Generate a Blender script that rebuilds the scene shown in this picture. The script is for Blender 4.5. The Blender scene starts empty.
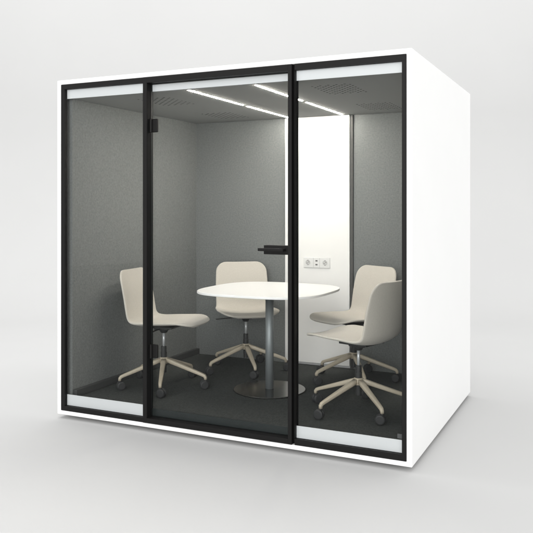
import bpy, bmesh, math, random
from mathutils import Vector, Matrix
R = math.radians
random.seed(4)
sc = bpy.context.scene
COL = sc.collection

# ------------------------------------------------------------------ helpers
def obj(name, bm, mat, parent=None, smooth=False, bevel=0.0, seg=3):
    me = bpy.data.meshes.new(name)
    bmesh.ops.recalc_face_normals(bm, faces=bm.faces)
    bm.to_mesh(me); bm.free()
    o = bpy.data.objects.new(name, me)
    COL.objects.link(o)
    if mat: me.materials.append(mat)
    if parent: o.parent = parent
    if smooth:
        for p in me.polygons: p.use_smooth = True
    if bevel:
        b = o.modifiers.new('bevel', 'BEVEL'); b.width = bevel; b.segments = seg
        b.limit_method = 'ANGLE'; b.angle_limit = R(40)
        for p in me.polygons: p.use_smooth = True
        w = o.modifiers.new('wn', 'WEIGHTED_NORMAL'); w.keep_sharp = False
    return o

def thing(name, label, cat, loc=(0, 0, 0), rz=0, group=None):
    o = bpy.data.objects.new(name, None)
    o.empty_display_size = .1
    COL.objects.link(o)
    o.location = loc; o.rotation_euler = (0, 0, rz)
    o['label'] = label; o['category'] = cat
    if group: o['group'] = group
    return o

def dup(root, loc, rz, label):
    r = root.copy(); COL.objects.link(r)
    r.location = loc; r.rotation_euler = (0, 0, rz); r['label'] = label
    for ch in list(root.children):
        c = ch.copy(); COL.objects.link(c); c.parent = r
        for g in list(ch.children):
            d = g.copy(); COL.objects.link(d); d.parent = c
    return r

def box(bm, x0, x1, y0, y1, z0, z1):
    v = [bm.verts.new(p) for p in ((x0,y0,z0),(x1,y0,z0),(x1,y1,z0),(x0,y1,z0),(x0,y0,z1),(x1,y0,z1),(x1,y1,z1),(x0,y1,z1))]
    for f in ((0,3,2,1),(4,5,6,7),(0,1,5,4),(1,2,6,5),(2,3,7,6),(3,0,4,7)):
        bm.faces.new([v[i] for i in f])

def boxes(name, lst, mat, parent=None, bevel=.002, seg=2):
    bm = bmesh.new()
    for b in lst: box(bm, *b)
    return obj(name, bm, mat, parent, bevel=bevel, seg=seg)

def lathe(bm, prof, n=32, M=None):
    """closed solid of revolution about z; prof = [(r,z)...] from bottom axis to top axis"""
    rings = []
    for r, z in prof:
        if r < 1e-6:
            p = Vector((0, 0, z)); rings.append([bm.verts.new(M @ p if M else p)])
        else:
            ring = []
            for k in range(n):
                p = Vector((r*math.cos(2*math.pi*k/n), r*math.sin(2*math.pi*k/n), z))
                ring.append(bm.verts.new(M @ p if M else p))
            rings.append(ring)
    for a, b in zip(rings, rings[1:]):
        for k in range(n):
            k2 = (k+1) % n
            if len(a) == 1: bm.faces.new((a[0], b[k], b[k2]))
            elif len(b) == 1: bm.faces.new((a[k], a[k2], b[0]))
            else: bm.faces.new((a[k], a[k2], b[k2], b[k]))

def sweep(bm, pts, secs, up=Vector((0,0,1)), n=12, p=2.6):
    """superellipse section (half width, half height) swept along pts"""
    rings = []
    pts = [Vector(q) for q in pts]
    for i, q in enumerate(pts):
        t = (pts[min(i+1, len(pts)-1)] - pts[max(i-1, 0)]).normalized()
        s = t.cross(up)
        if s.length < 1e-4: s = Vector((0,1,0))
        s.normalize(); u = s.cross(t).normalized()
        w, h = secs[i]
        ring = []
        for k in range(n):
            a = 2*math.pi*k/n
            c, d = math.cos(a), math.sin(a)
            c = math.copysign(abs(c)**(2/p), c); d = math.copysign(abs(d)**(2/p), d)
            ring.append(bm.verts.new(q + s*c*w + u*d*h))
        rings.append(ring)
    for a, b in zip(rings, rings[1:]):
        for k in range(n):
            bm.faces.new((a[k], a[(k+1)%n], b[(k+1)%n], b[k]))
    bm.faces.new(rings[0][::-1]); bm.faces.new(rings[-1])

# ------------------------------------------------------------------ materials
def mat(name, col, rough=.5, metal=0., spec=.5, coat=0.):
    m = bpy.data.materials.new(name); m.use_nodes = True
    b = m.node_tree.nodes['Principled BSDF']
    b.inputs['Base Color'].default_value = (*col, 1)
    b.inputs['Roughness'].default_value = rough
    b.inputs['Metallic'].default_value = metal
    b.inputs['Specular IOR Level'].default_value = spec
    b.inputs['Coat Weight'].default_value = coat
    return m

def mottle(m, c0, c1, scale, detail=4, bump=0., bscale=None, rough_var=0., stretch=(1,1,1), pos=(.3,.7)):
    nt = m.node_tree; N = nt.nodes; L = nt.links
    b = N['Principled BSDF']
    tc = N.new('ShaderNodeTexCoord'); mp = N.new('ShaderNodeMapping')
    mp.inputs['Scale'].default_value = stretch
    L.new(tc.outputs['Object'], mp.inputs['Vector'])
    n = N.new('ShaderNodeTexNoise'); n.inputs['Scale'].default_value = scale; n.inputs['Detail'].default_value = detail
    n.inputs['Roughness'].default_value = .65
    L.new(mp.outputs['Vector'], n.inputs['Vector'])
    r = N.new('ShaderNodeValToRGB')
    r.color_ramp.elements[0].position = pos[0]; r.color_ramp.elements[0].color = (*c0, 1)
    r.color_ramp.elements[1].position = pos[1]; r.color_ramp.elements[1].color = (*c1, 1)
    L.new(n.outputs['Fac'], r.inputs['Fac']); L.new(r.outputs['Color'], b.inputs['Base Color'])
    if bump:
        n2 = N.new('ShaderNodeTexNoise'); n2.inputs['Scale'].default_value = bscale or scale; n2.inputs['Detail'].default_value = 3
        L.new(mp.outputs['Vector'], n2.inputs['Vector'])
        bp = N.new('ShaderNodeBump'); bp.inputs['Strength'].default_value = bump; bp.inputs['Distance'].default_value = .002
        L.new(n2.outputs['Fac'], bp.inputs['Height']); L.new(bp.outputs['Normal'], b.inputs['Normal'])
    if rough_var:
        mr = N.new('ShaderNodeMapRange')
        base = b.inputs['Roughness'].default_value
        mr.inputs['To Min'].default_value = base - rough_var; mr.inputs['To Max'].default_value = base + rough_var
        L.new(n.outputs['Fac'], mr.inputs['Value']); L.new(mr.outputs['Result'], b.inputs['Roughness'])
    return m

M_white = mottle(mat('white_lacquer', (.9,.9,.895), .42, spec=.35), (.92,.92,.915), (.93,.93,.925), 3, 2, rough_var=.05)
M_panel = mottle(mat('white_panel', (.82,.81,.79), .5, spec=.3), (.85,.845,.83), (.865,.86,.845), 4, 2)
M_felt = mottle(mat('grey_felt', (.17,.175,.17), .95, spec=.1), (.150,.159,.156), (.212,.222,.218), 88, 9, bump=.4, bscale=300, pos=(.33,.67))
M_ceil = mottle(mat('grey_ceiling', (.17,.173,.165), .8, spec=.2), (.32,.326,.32), (.335,.341,.334), 30, 3)
M_carpet = mottle(mat('charcoal_carpet', (.045,.047,.046), .95, spec=.1), (.034,.038,.037), (.080,.085,.083), 110, 7, bump=.6, bscale=300)
M_frame = mottle(mat('black_powder_coat', (.008,.008,.008), .55, spec=.16), (.0075,.0072,.007), (.0105,.0101,.0098), 300, 2, bump=.05, bscale=600)
M_black = mat('black_rubber_and_shade', (.008,.008,.008), .85, spec=.1)  # rubber on feet and seal, painted shade in vent holes and on the jamb
M_band = mat('white_glazing_film', (.70,.715,.73), .55, spec=.3)
M_sweep = mat('dark_glazing_film', (.026,.031,.031), .5, spec=.2)
M_steel = mottle(mat('brushed_steel', (.42,.45,.46), .5, metal=.5), (.25,.275,.283), (.29,.315,.323), 40, 3, stretch=(1,1,.05), rough_var=.06)
M_disc = mottle(mat('dark_steel', (.27,.27,.265), .22, metal=1.), (.25,.25,.245), (.29,.29,.285), 60, 3, rough_var=.05)
M_chrome = mat('chrome', (.62,.64,.65), .3, metal=.35)
M_plast = mottle(mat('charcoal_plastic', (.028,.029,.029), .5, spec=.4), (.025,.026,.026), (.034,.035,.035), 120, 2)
M_wheel = mat('caster_grey', (.035,.036,.037), .55, spec=.3)
M_base = mottle(mat('beige_metal', (.56,.50,.40), .4, spec=.45), (.49,.43,.335), (.525,.465,.365), 60, 2)
M_table = mat('white_laminate', (.9,.9,.89), .35, spec=.4)
M_socket = mat('socket_white', (.76,.76,.75), .4)
M_slot = mat('socket_slot', (.12,.12,.118), .5)
M_skirt = mat('dark_skirting', (.052,.054,.054), .6, spec=.3)
M_sweepbg = mottle(mat('studio_paper', (.74,.74,.735), .9, spec=.1), (.495,.495,.492), (.505,.505,.502), .8, 2)

# upholstery: fine woven wool, ribbed along the shell
M_uph = mottle(mat('beige_wool', (.60,.555,.47), .9, spec=.15), (.49,.462,.41), (.585,.555,.497), 170, 5, bump=.35, bscale=420, pos=(.25,.75))
M_uph.node_tree.nodes['Principled BSDF'].inputs['Sheen Weight'].default_value = .25

# LED diffuser
M_led = bpy.data.materials.new('led_diffuser'); M_led.use_nodes = True
b = M_led.node_tree.nodes['Principled BSDF']
b.inputs['Base Color'].default_value = (.9,.88,.84,1)
b.inputs['Emission Color'].default_value = (1,.94,.855,1)
b.inputs['Emission Strength'].default_value = 248

# thin clear glass: transmission plus weak coated reflection
def glass(name, tint):
    m = bpy.data.materials.new(name); m.use_nodes = True
    nt = m.node_tree; nt.nodes.clear()
    out = nt.nodes.new('ShaderNodeOutputMaterial'); mix = nt.nodes.new('ShaderNodeMixShader')
    tr = nt.nodes.new('ShaderNodeBsdfTransparent'); tr.inputs['Color'].default_value = (*tint, 1)
    gl = nt.nodes.new('ShaderNodeBsdfGlossy'); gl.inputs['Roughness'].default_value = .02
    fr = nt.nodes.new('ShaderNodeFresnel'); fr.inputs['IOR'].default_value = 1.165
    nt.links.new(fr.outputs[0], mix.inputs[0]); nt.links.new(tr.outputs[0], mix.inputs[1]); nt.links.new(gl.outputs[0], mix.inputs[2])
    nt.links.new(mix.outputs[0], out.inputs['Surface'])
    return m
M_glass = glass('clear_glass', (.98,.985,.982))

# ------------------------------------------------------------------ studio sweep
GZ = -.028
bm = bmesh.new()
prof = [(-9, GZ), (4.5, GZ)]
for k in range(1, 13):
    a = k/12*math.pi/2
    prof.append((4.5 + 3.0*math.sin(a), GZ + 3.0 - 3.0*math.cos(a)))
prof.append((7.5, 9))
rows = [[bm.verts.new((x, y, z)) for (y, z) in prof] for x in (-13, 13)]
for i in range(len(prof)-1):
    bm.faces.new((rows[0][i], rows[1][i], rows[1][i+1], rows[0][i+1]))
o = obj('floor', bm, M_sweepbg, smooth=True); o['kind'] = 'structure'
o.rotation_euler = (0, 0, .44)

# ------------------------------------------------------------------ booth
W, D, H = 2.425, 1.779, 2.25
FZ, CZ = .105, 2.134          # inner floor and ceiling
IX, IY = 1.14, 1.715          # inner half width, back wall face
booth = thing('office_pod', 'white meeting pod with black framed glass front and grey felt lining', 'office pod')
hx = W/2
fx, fb, ft = W/2-.0321, .0285, H-.0305      # outer edge of the black frame

# outer shell with a deep front opening
bm = bmesh.new()
def quad(*p): bm.faces.new(p)
ov = {}
for sx in (-1, 1):
    for sz in (0, 1):
        ov[(sx,sz,0)] = bm.verts.new((sx*hx, 0, sz*H)); ov[(sx,sz,1)] = bm.verts.new((sx*hx, D, sz*H))
        iz = ft+.0015 if sz else fb-.0015
        ix = sx*(fx+.0015)
        ov[(sx,sz,2)] = bm.verts.new((ix, 0, iz)); ov[(sx,sz,3)] = bm.verts.new((ix, D-.02, iz))
def ring(a, b):
    c = [(-1,0),(1,0),(1,1),(-1,1)]
    for i in range(4):
        p, q = c[i], c[(i+1)%4]
        quad(ov[(*p,a)], ov[(*q,a)], ov[(*q,b)], ov[(*p,b)])
ring(0, 1); ring(0, 2); ring(2, 3)
for k in (1, 3): quad(*[ov[(*c,k)] for c in ((-1,0),(1,0),(1,1),(-1,1))])
obj('shell', bm, M_white, booth, bevel=.004, seg=3)

for sx in (-1, 1):
    for yy in (.12, D-.12):
        bm = bmesh.new(); lathe(bm, [(0,GZ),(.03,GZ),(.03,GZ+.01),(.014,GZ+.012),(.014,-.0005),(0,-.0005)], 20, Matrix.Translation((sx*(hx-.14), yy, 0)))
        obj('foot', bm, M_black, booth)

e = .002
boxes('floor_carpet', [(-IX, IX, .068, IY, fb+.002, FZ)], M_carpet, booth)
boxes('side_wall', [(-fx+e, -IX, .068, IY, fb+.004, CZ-.001)], M_felt, booth, bevel=0)
boxes('side_wall', [(IX, fx-e, .068, IY, fb+.004, CZ-.001)], M_felt, booth, bevel=0)
PX0, PX1, PY = -.275, .286, 1.69
boxes('back_wall', [(-fx+e, PX0-.001, IY, D-.022, fb+.004, CZ-.001)], M_felt, booth, bevel=0)
boxes('back_wall', [(PX1+.026, fx-e, IY, D-.022, fb+.004, CZ-.001)], M_felt, booth, bevel=0)
boxes('skirting', [(-IX+.001, -IX+.034, .07, IY-.003, FZ+.001, FZ+.05)], M_skirt, booth, bevel=.004)
panel = boxes('media_panel', [(PX0, PX1, PY, D-.024, FZ+.022, CZ-.002)], M_panel, booth, bevel=.002)

boxes('panel_trim', [(PX1+.0012, PX1+.0255, PY+.010, D-.024, FZ+.004, CZ-.002)], mat('trim_grey', (.095,.095,.092), .8, spec=.1), booth, bevel=.002)

# double socket with usb pair in the middle, on the white panel
bm = bmesh.new()
SX0, SX1, SZ0, SZ1 = -.107, .123, .903, .986
mw = (SX1-SX0)
box(bm, SX0, SX1, PY-.009, PY+.002, SZ0, SZ1)
sock = obj('power_socket', bm, M_socket, panel, bevel=.003, seg=2)
szc = (SZ0+SZ1)/2
for cx in (SX0+.041, SX1-.041):
    bm = bmesh.new()
    Mx = Matrix.Translation((cx, PY-.009, szc)) @ Matrix.Rotation(R(90), 4, 'X')
    # raised collar and sunken well
    lathe(bm, [(.0215,-.001),(.0255,-.001),(.0255,.003),(.0215,.003),(.0215,-.001)], 32, Mx)
    obj('socket_ring', bm, M_socket, panel, smooth=False)
    bm = bmesh.new()
    lathe(bm, [(0,-.001),(.0213,-.001),(.0213,.0012),(0,.0012)], 32, Mx)
    obj('socket_well', bm, mat('socket_well', (.56,.56,.55), .5), panel)
    bm = bmesh.new()
    for s in (-1, 1):
        lathe(bm, [(0,.0005),(.0036,.0005),(.0036,.0018),(0,.0018)], 14, Matrix.Translation((s*.0095*.8, 0, s*.0095*.5)) @ Mx)
    for s in (-1, 1):
        box(bm, cx-.003, cx+.003, PY-.0118, PY-.0098, szc+s*.018-.003, szc+s*.018+.003)
    obj('socket_holes', bm, M_slot, panel)
mx = (SX0+SX1)/2
for s in (-1, 1):
    boxes('usb_port', [(mx-.009, mx+.009, PY-.0105, PY-.008, szc+s*.0155-.0055, szc+s*.0155+.0055)], M_slot, panel, bevel=0)
for q in (-.0267, .0267):
    boxes('module_seam', [(mx+q-.0005, mx+q+.0005, PY-.0097, PY-.008, SZ0+.003, SZ1-.003)], M_slot, panel, bevel=0)

# ceiling, LED strips, perforated vents
VC, VNX, VNY = .026, 10, 14
VHX, VHY = VNX*VC/2, VNY*VC/2
VENTS = [(sx*.64, y) for sx in (-1, 1) for y in (.46, 1.33)]
xs = [-fx+e, -.64-VHX, -.64+VHX, .64-VHX, .64+VHX, fx-e]
ys = [.068, .46-VHY, .46+VHY, 1.33-VHY, 1.33+VHY, D-.022]
bm = bmesh.new()
g = [[bm.verts.new((x, y, CZ)) for y in ys] for x in xs]
up = [[bm.verts.new((x, y, ft-.004)) for y in (ys[0], ys[-1])] for x in (xs[0], xs[-1])]
for i in range(5):
    for j in range(5):
        if i in (1, 3) and j in (1, 3): continue
        bm.faces.new((g[i][j], g[i][j+1], g[i+1][j+1], g[i+1][j]))
bm.faces.new((up[0][0], up[1][0], up[1][1], up[0][1]))
bm.faces.new([up[0][0]] + [g[i][0] for i in range(6)] + [up[1][0]])
bm.faces.new([up[0][1]] + [g[i][5] for i in range(6)] + [up[1][1]])
bm.faces.new([up[0][0]] + [g[0][j] for j in range(6)] + [up[0][1]])
bm.faces.new([up[1][0]] + [g[5][j] for j in range(6)] + [up[1][1]])
ceil = obj('ceiling', bm, M_ceil, booth)
for x, y0, y1 in ((-.232,.092,.838),(-.232,.908,1.645),(.236,.092,.825),(.236,.905,1.655)):
    boxes('light_strip', [(x-.0047, x+.0047, y0, y1, CZ-.003, CZ+.001)], M_led, ceil, bevel=0)

def vent(cx, cy, nx=VNX, ny=VNY, c=VC, r=.0075):
    bm = bmesh.new(); z0, z1 = CZ, CZ+.006
    x0, y0 = cx-nx*c/2, cy-ny*c/2
    V = {}
    def g(i, j):
        if (i, j) not in V: V[(i, j)] = bm.verts.new((x0+i*c, y0+j*c, z0))
        return V[(i, j)]
    for i in range(nx):
        for j in range(ny):
            cor = [g(i,j), g(i+1,j), g(i+1,j+1), g(i,j+1)]
            if (i+j) % 2:
                bm.faces.new(cor); continue
            px, py = x0+(i+.5)*c, y0+(j+.5)*c
            lo, hi = [], []
            for k in range(8):
                a = R(-135+45*k)
                lo.append(bm.verts.new((px+r*math.cos(a), py+r*math.sin(a), z0)))
                hi.append(bm.verts.new((px+r*math.cos(a), py+r*math.sin(a), z1)))
            for q in range(4):
                a, b2, d2 = 2*q, (2*q+1) % 8, (2*q+2) % 8
                bm.faces.new((cor[q], cor[(q+1)%4], lo[d2], lo[b2], lo[a]))
            for k in range(8):
                bm.faces.new((lo[k], lo[(k+1)%8], hi[(k+1)%8], hi[k])).material_index = 1  # hole walls coloured black so the holes look shaded
    o = obj('air_vent', bm, M_ceil, ceil); o.data.materials.append(M_black)
    boxes('vent_dark_sheet', [(x0+.001, x0+nx*c-.001, y0+.001, y0+ny*c-.001, CZ+.0065, CZ+.009)], M_black, ceil, bevel=0)  # black sheet stands in for the unlit hollow behind the holes
for v in VENTS: vent(*v)

# glazed front: two fixed windows and a framed door
GY = .016
ML0, ML1 = -.515, -.485       # left mullion
MR0, MR1, MR2 = .489, .513, .529
S = .0305
def frame_window(name, x0, x1, left, right, rail):
    f = [(x0, x1, 0, .03, fb, fb+rail), (x0, x1, 0, .03, ft-rail, ft)]
    z0, z1 = fb+rail, ft-rail
    if left: f.append((x0, x0+left, 0, .03, z0, z1))
    if right: f.append((x1-right, x1, 0, .03, z0, z1))
    o = boxes(name, f, M_frame, booth, bevel=.0012, seg=2)
    a, c = x0+left*.9, x1-right*.9
    boxes('window_glass', [(a, c, GY, GY+.008, z0-.002, z1+.002)], M_glass, o, bevel=0)
    a, c = x0+left+.001, x1-right-.001
    boxes('glazing_film', [(a, c, GY+.0095, GY+.013, z0+.001, .1325)], M_band, o, bevel=0)
    boxes('glazing_film', [(a, c, GY+.0095, GY+.013, 2.127, z1-.001)], M_band, o, bevel=0)
    return o
wl = frame_window('window_frame', -fx, ML0-.0015, S, .001, .031)
wr = frame_window('window_frame', MR2, fx, .001, .0235, .034)
boxes('glass_sticker', [(1.128, 1.155, GY-.0006, GY-.0001, .143, .168)], mat('sticker_grey', (.055,.058,.058), .5), wr, bevel=0)

DF = -.006
boxes('door_frame', [(ML0, ML1, DF, .062, fb+.0002, ft-.0002), (MR0, MR1, DF, .062, fb+.0002, ft-.0002),
      (ML1, MR0, DF, .062, ft-.036, ft-.0004), (ML1, MR0, DF, .062, fb+.0004, fb+.031)], M_frame, booth, bevel=.0012)
boxes('rubber_seal', [(MR1+.0002, MR2-.0002, .022, .06, fb+.001, ft-.001)], M_black, booth, bevel=0)

boxes('jamb_shade_strip', [(ML1+.0003, ML1+.0022, -.002, .0435, fb+.04, ft-.04)], M_black, booth, bevel=0)  # added matte black strips that keep the jamb return dark and free of reflections
boxes('jamb_shade_strip', [(ML1+.0003, ML1+.0022, .0528, .0615, fb+.04, ft-.04)], M_black, booth, bevel=0)
DY = .044
door = bpy.data.objects.new('door', None); COL.objects.link(door); door.parent = booth
dz0, dz1 = fb+.033, ft-.038
boxes('door_glass', [(ML1+.003, MR0-.003, DY, DY+.008, dz0, dz1)], M_glass, door, bevel=0)
boxes('glazing_film', [(ML1+.004, MR0-.004, DY+.0095, DY+.013, 2.1355, 2.178)], M_band, door, bevel=0)
boxes('bottom_seal', [(ML1+.004, MR0-.004, DY+.0095, DY+.018, dz0+.001, .108)], M_sweep, door, bevel=0)
for z in (1.915, .48):
    h = boxes('hinge', [(ML1+.0026, ML1+.058, DY-.016, DY-.0005, z-.043, z+.043)], M_frame, door, bevel=.006, seg=3)
    bm = bmesh.new(); lathe(bm, [(0,z-.043),(.009,z-.043),(.009,z+.043),(0,z+.043)], 16, Matrix.Translation((ML1+.0125, DY-.022, 0)))
    obj('hinge_pin', bm, M_frame, door)
boxes('lock_case', [(.318, MR0-.001, DY-.016, DY-.0005, 1.118, 1.172), (.318, MR0-.001, DY+.0085, DY+.024, 1.118, 1.172)], M_frame, door, bevel=.004)
for s, yb in ((-1, DY-.016), (1, DY+.024)):
    bm = bmesh.new()
    hxp, hz = .455, 1.148
    lathe(bm, [(0,0),(.012,0),(.012,.003),(.0085,.004),(.0085,.05),(0,.05)], 20, Matrix.Translation((hxp, yb, hz)) @ Matrix.Rotation(R(90)*(1 if s < 0 else -1), 4, 'X'))
    sweep(bm, [(hxp+.011, yb+s*.046, hz), (hxp-.02, yb+s*.046, hz), (hxp-.09, yb+s*.046, hz), (hxp-.15, yb+s*.046, hz)], [(.008,.0095)]*3+[(.0075,.009)], n=14, p=3.5)
    obj('door_handle', bm, M_frame, door, bevel=.001, seg=2)

for o in [q for q in bpy.data.objects if q.name.startswith(('window_glass', 'door_glass'))]:
    o.data.materials.append(M_sweep)
    for p in o.data.polygons:
        if abs(p.normal.y) < .5: p.material_index = 1

# ------------------------------------------------------------------ table
table = thing('meeting_table', 'white rounded square meeting table on a single steel column inside the pod', 'table', (-.008, .812, FZ))
def squircle(a, n=96, p=3.2):
    r = []
    for k in range(n):
        t = 2*math.pi*k/n; c, s = math.cos(t), math.sin(t)
        r.append((a*math.copysign(abs(c)**(2/p), c), a*math.copysign(abs(s)**(2/p), s)))
    return r
TZ, TA = .715, .456
bm = bmesh.new()
layers = [(TA-.02, TZ-.018), (TA-.003, TZ-.0165), (TA, TZ-.014), (TA, TZ-.0025), (TA-.0025, TZ)]
rings = [[bm.verts.new((x, y, z)) for x, y in squircle(a)] for a, z in layers]
for a, b2 in zip(rings, rings[1:]):
    n = len(a)
    for k in range(n): bm.faces.new((a[k], a[(k+1)%n], b2[(k+1)%n], b2[k]))
bm.faces.new(rings[0][::-1]); bm.faces.new(rings[-1])
obj('tabletop', bm, M_table, table)
bm = bmesh.new(); lathe(bm, [(0,.012),(.029,.012),(.029,.66),(0,.66)], 40)
o = obj('column', bm, M_steel, table)
for p in o.data.polygons: p.use_smooth = len(p.vertices) == 4
bm = bmesh.new(); lathe(bm, [(0,.648),(.11,.652),(.12,.66),(.12,.672),(0,.672)], 40)
bm2 = bm
obj('mounting_plate', bm2, M_plast, table)
bm = bmesh.new(); lathe(bm, [(0,.001),(.252,.001),(.255,.004),(.255,.008),(.252,.0105),(.05,.012),(.03,.0125),(0,.0125)], 96)
o = obj('base_plate', bm, M_disc, table)

# ------------------------------------------------------------------ chairs
def catmull(pts, n):
    out = []
    P = [Vector(p) for p in pts]; P = [2*P[0]-P[1]] + P + [2*P[-1]-P[-2]]
    for i in range(1, len(P)-2):
        for k in range(n):
            t = k/n; a, b2, c, d = P[i-1], P[i], P[i+1], P[i+2]
            out.append(.5*((2*b2)+(c-a)*t+(2*a-5*b2+4*c-d)*t*t+(3*b2-a-3*c+d)*t**3))
    out.append(P[-2]); return out

def interp(xs, ys, x):
    for i in range(len(xs)-1):
        if x <= xs[i+1]:
            t = (x-xs[i])/(xs[i+1]-xs[i]); t = max(0, min(1, t)); t = t*t*(3-2*t)
            return ys[i]*(1-t)+ys[i+1]*t
    return ys[-1]

def make_chair(label, loc, rz):
    ch = thing('swivel_chair', label, 'chair', loc, rz, 'beige swivel chairs round the table in the pod')
    # one-piece upholstered shell: profile from the seat's front lip to the top of the back
    prof = catmull([(.296,.462),(.28,.472),(.19,.476),(.06,.464),(-.05,.456),(-.12,.454),(-.168,.466),(-.196,.50),(-.21,.56),(-.222,.64),(-.238,.73),(-.254,.80),(-.263,.84)], 12)
    L = [0]
    for a, b2 in zip(prof, prof[1:]): L.append(L[-1] + (b2-a).length)
    T = L[-1]
    def at(s):
        for i in range(len(L)-1):
            if s <= L[i+1] or i == len(L)-2:
                t = (s-L[i])/(L[i+1]-L[i]); p = prof[i].lerp(prof[i+1], t)
                tan = (prof[min(i+2,len(prof)-1)]-prof[max(i-1,0)]).normalized()
                return p, tan
    ss = []
    N = 46; rc = .085; rf = .115
    for k in range(12): ss.append(rf*(1-math.cos(k/12*math.pi/2)))
    for k in range(N): ss.append(rf+(T-rc-rf)*k/N)
    for k in range(11): ss.append(T-rc+rc*math.sin(k/10*math.pi/2))
    bm = bmesh.new(); rows = []
    Mn = 20
    for s in ss:
        p, tan = at(s)
        hw = interp([0,.2,.40,.52,.66,T], [.225,.238,.228,.214,.214,.207], s)
        d, q = (s, rf) if s < T-s else (T-s, rc)
        if d < q: hw = hw-q+math.sqrt(max(0, q*q-(q-d)**2))
        nrm = Vector((tan.y, -tan.x))         # towards the sitter (up on the seat, forward on the back)
        if nrm.y < 0 and s < T*.3: nrm = -nrm
        curl = interp([0,.12,.36,.55,T], [.018,.022,.030,.034,.026], s)
        row = []
        for j in range(Mn+1):
            t = -1+2*j/Mn; y = t*hw
            q = p + nrm*(curl*(abs(y)/.22)**2.2)
            row.append(bm.verts.new((q.x, y, q.y)))
        rows.append(row)
    for a, b2 in zip(rows, rows[1:]):
        for j in range(Mn): bm.faces.new((a[j], a[j+1], b2[j+1], b2[j]))
    sh = obj('seat_shell', bm, M_uph, ch, smooth=True)
    # make the normals point to the sitter so the padding grows backwards
    me = sh.data
    c = max(me.polygons, key=lambda f: -abs(f.center.x-.06)-abs(f.center.y))
    if c.normal.z < 0: me.flip_normals()
    m = sh.modifiers.new('pad', 'SOLIDIFY'); m.thickness = .016; m.offset = -1
    m = sh.modifiers.new('round', 'SUBSURF'); m.levels = 1; m.render_levels = 2
    # mechanism
    bm = bmesh.new()
    box(bm, -.105, .10, -.075, .075, .4245, .438)
    box(bm, -.06, .05, -.04, .04, .410, .4255)
    lathe(bm, [(0,.385),(.020,.385),(.026,.394),(.036,.411),(0,.411)], 24)
    mech = obj('tilt_mechanism', bm, M_plast, ch, bevel=.003, seg=2)
    bm = bmesh.new()
    sweep(bm, [(-.01,-.03,.418),(-.015,-.10,.416),(-.022,-.17,.410),(-.03,-.235,.404)], [(.005,.005),(.005,.005),(.011,.004),(.012,.0035)], n=10)
    obj('height_lever', bm, M_plast, ch, smooth=True)
    bm = bmesh.new(); lathe(bm, [(0,.285),(.0095,.285),(.0095,.39),(0,.39)], 24)
    o = obj('gas_spring', bm, M_chrome, ch)
    for p in o.data.polygons: p.use_smooth = len(p.vertices) == 4
    bm = bmesh.new(); lathe(bm, [(0,.10),(.019,.10),(.019,.19),(.022,.20),(.022,.246),(.020,.247),(.020,.286),(.018,.289),(0,.289)], 28)
    obj('sleeve', bm, M_plast, ch, bevel=.0015, seg=2)
    # five-star base, each leg a part; hub a part
    bm = bmesh.new(); lathe(bm, [(0,.165),(.026,.165),(.033,.172),(.035,.192),(.031,.206),(.0236,.211),(0,.211)], 32)
    obj('base_hub', bm, M_base, ch, smooth=True)
    for k in range(5):
        a = BASE + k*2*math.pi/5
        Mz = Matrix.Rotation(a, 4, 'Z')
        pts = [(.018,0,.193),(.07,0,.1755),(.14,0,.1515),(.22,0,.124),(.288,0,.1005),(.309,0,.092),(.317,0,.081),(.318,0,.066)]
        sec = [(.0190,.0155),(.0185,.0155),(.0168,.0142),(.0148,.0128),(.0130,.0115),(.0120,.0112),(.0108,.0108),(.0098,.0098)]
        pts = [Mz @ Vector(p) for p in pts]
        bm = bmesh.new()
        sweep(bm, pts, sec, n=16, p=3.6)
        leg = obj('leg', bm, M_base, ch, smooth=True)
        # twin-wheel caster trailing under the leg end
        sw = CAST[k]
        Mc = Matrix.Translation(Mz @ Vector((.318,0,0))) @ Matrix.Rotation(sw, 4, 'Z') @ Matrix.Translation((.010,0,0))
        bm = bmesh.new(); rr = .031
        for s in (-1, 1):
            Mw = Mc @ Matrix.Translation((0, s*.0145, rr)) @ Matrix.Rotation(R(90), 4, 'X')
            lathe(bm, [(0,-.0105),(.021,-.0105),(.0285,-.009),(rr,-.005),(rr,.005),(.0285,.009),(.021,.0105),(0,.0105)], 28, Mw)
        # hood and stem
        lathe(bm, [(0,.052),(.0085,.052),(.0085,.0665),(0,.0665)], 14, Mc @ Matrix.Translation((-.010,0,0)))
        Mh = Mc @ Matrix.Translation((0,0,rr)) @ Matrix.Rotation(R(90), 4, 'X')
        lathe(bm, [(0,-.0035),(.0245,-.0035),(.0245,.0035),(0,.0035)], 24, Mh)
        box_v = []
        cst = obj('caster', bm, M_wheel, leg, bevel=0)
        for p in cst.data.polygons: p.use_smooth = len(p.vertices) == 4
    return ch

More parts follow.
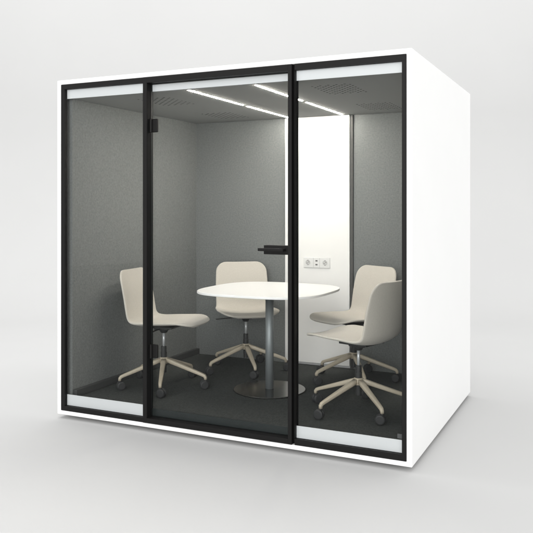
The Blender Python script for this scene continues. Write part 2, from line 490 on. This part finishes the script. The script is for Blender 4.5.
spots = [  # x, y, base angle, facing, label
 (-.7457, .590, -61.4, 6, 'beige swivel chair nearest the left felt wall, facing right, beside the door hinges'),
 (-.4477, 1.312, -50.5, -54, 'beige swivel chair behind the table, its upright back facing the glass door'),
 (.440, 1.336, -57.6, -118, 'beige swivel chair in front of the white panel edge, partly hidden by a nearer chair'),
 (.726, .573, -118.1, 163, 'beige swivel chair at the front right window, seen from behind with its shaded back'),
]
for x, y, ba, fa, lab in spots:
    BASE = R(ba - fa)
    CAST = [R(25 + random.uniform(-38, 38) + random.choice((0, 180)) - fa) for _ in range(5)]
    make_chair(lab, (x, y, FZ), R(fa))

# ------------------------------------------------------------------ light
w = bpy.data.worlds.new('World'); sc.world = w; w.use_nodes = True
bg = w.node_tree.nodes['Background']
bg.inputs['Color'].default_value = (1, 1, .995, 1); bg.inputs['Strength'].default_value = 1.25

def area(name, loc, target, sx, sy, power, col=(1,1,1)):
    l = bpy.data.lights.new(name, 'AREA'); l.shape = 'RECTANGLE'; l.size = sx; l.size_y = sy; l.energy = power; l.color = col
    o = bpy.data.objects.new(name, l); COL.objects.link(o); o.location = loc
    o.rotation_euler = (Vector(target)-Vector(loc)).to_track_quat('-Z', 'Y').to_euler()
    return o
nx_, ny_ = -math.sin(.44), math.cos(.44)
area('softbox_overhead', (-2.4, .4, 5.5), (.2, .6, 0), 3, 3, 50)
area('fill_front', (2.0, -7.0, 2.7), (0, .6, 1.0), 4, 4, 285)  # added fill lamp, brightens the pod interior and the front rim
area('backdrop_light', (nx_*2.6, ny_*2.6, 7.5), (nx_*7.5, ny_*7.5, 1.4), 16, 2.5, 410)  # unseen lamp added to lift the backdrop brightness

# ------------------------------------------------------------------ camera
cam = bpy.data.cameras.new('camera'); co = bpy.data.objects.new('camera', cam); COL.objects.link(co)
co.location = (2.1864, -3.8994, 1.397); co.rotation_euler = (R(90), 0, .44)
cam.sensor_width = 36; cam.lens = 736.05/533*36; cam.shift_y = -(266.5-207.02)/533
cam.clip_end = 200; cam.clip_start = .05
sc.camera = co

sc.view_settings.view_transform = 'Standard'; sc.view_settings.look = 'None'
sc.view_settings.exposure = 0; sc.view_settings.gamma = 1
sc.render.engine = 'CYCLES'
cy = sc.cycles
cy.use_denoising = True
cy.max_bounces = 10; cy.diffuse_bounces = 6; cy.transparent_max_bounces = 16
cy.sample_clamp_indirect = 6
cy.caustics_reflective = False; cy.caustics_refractive = False
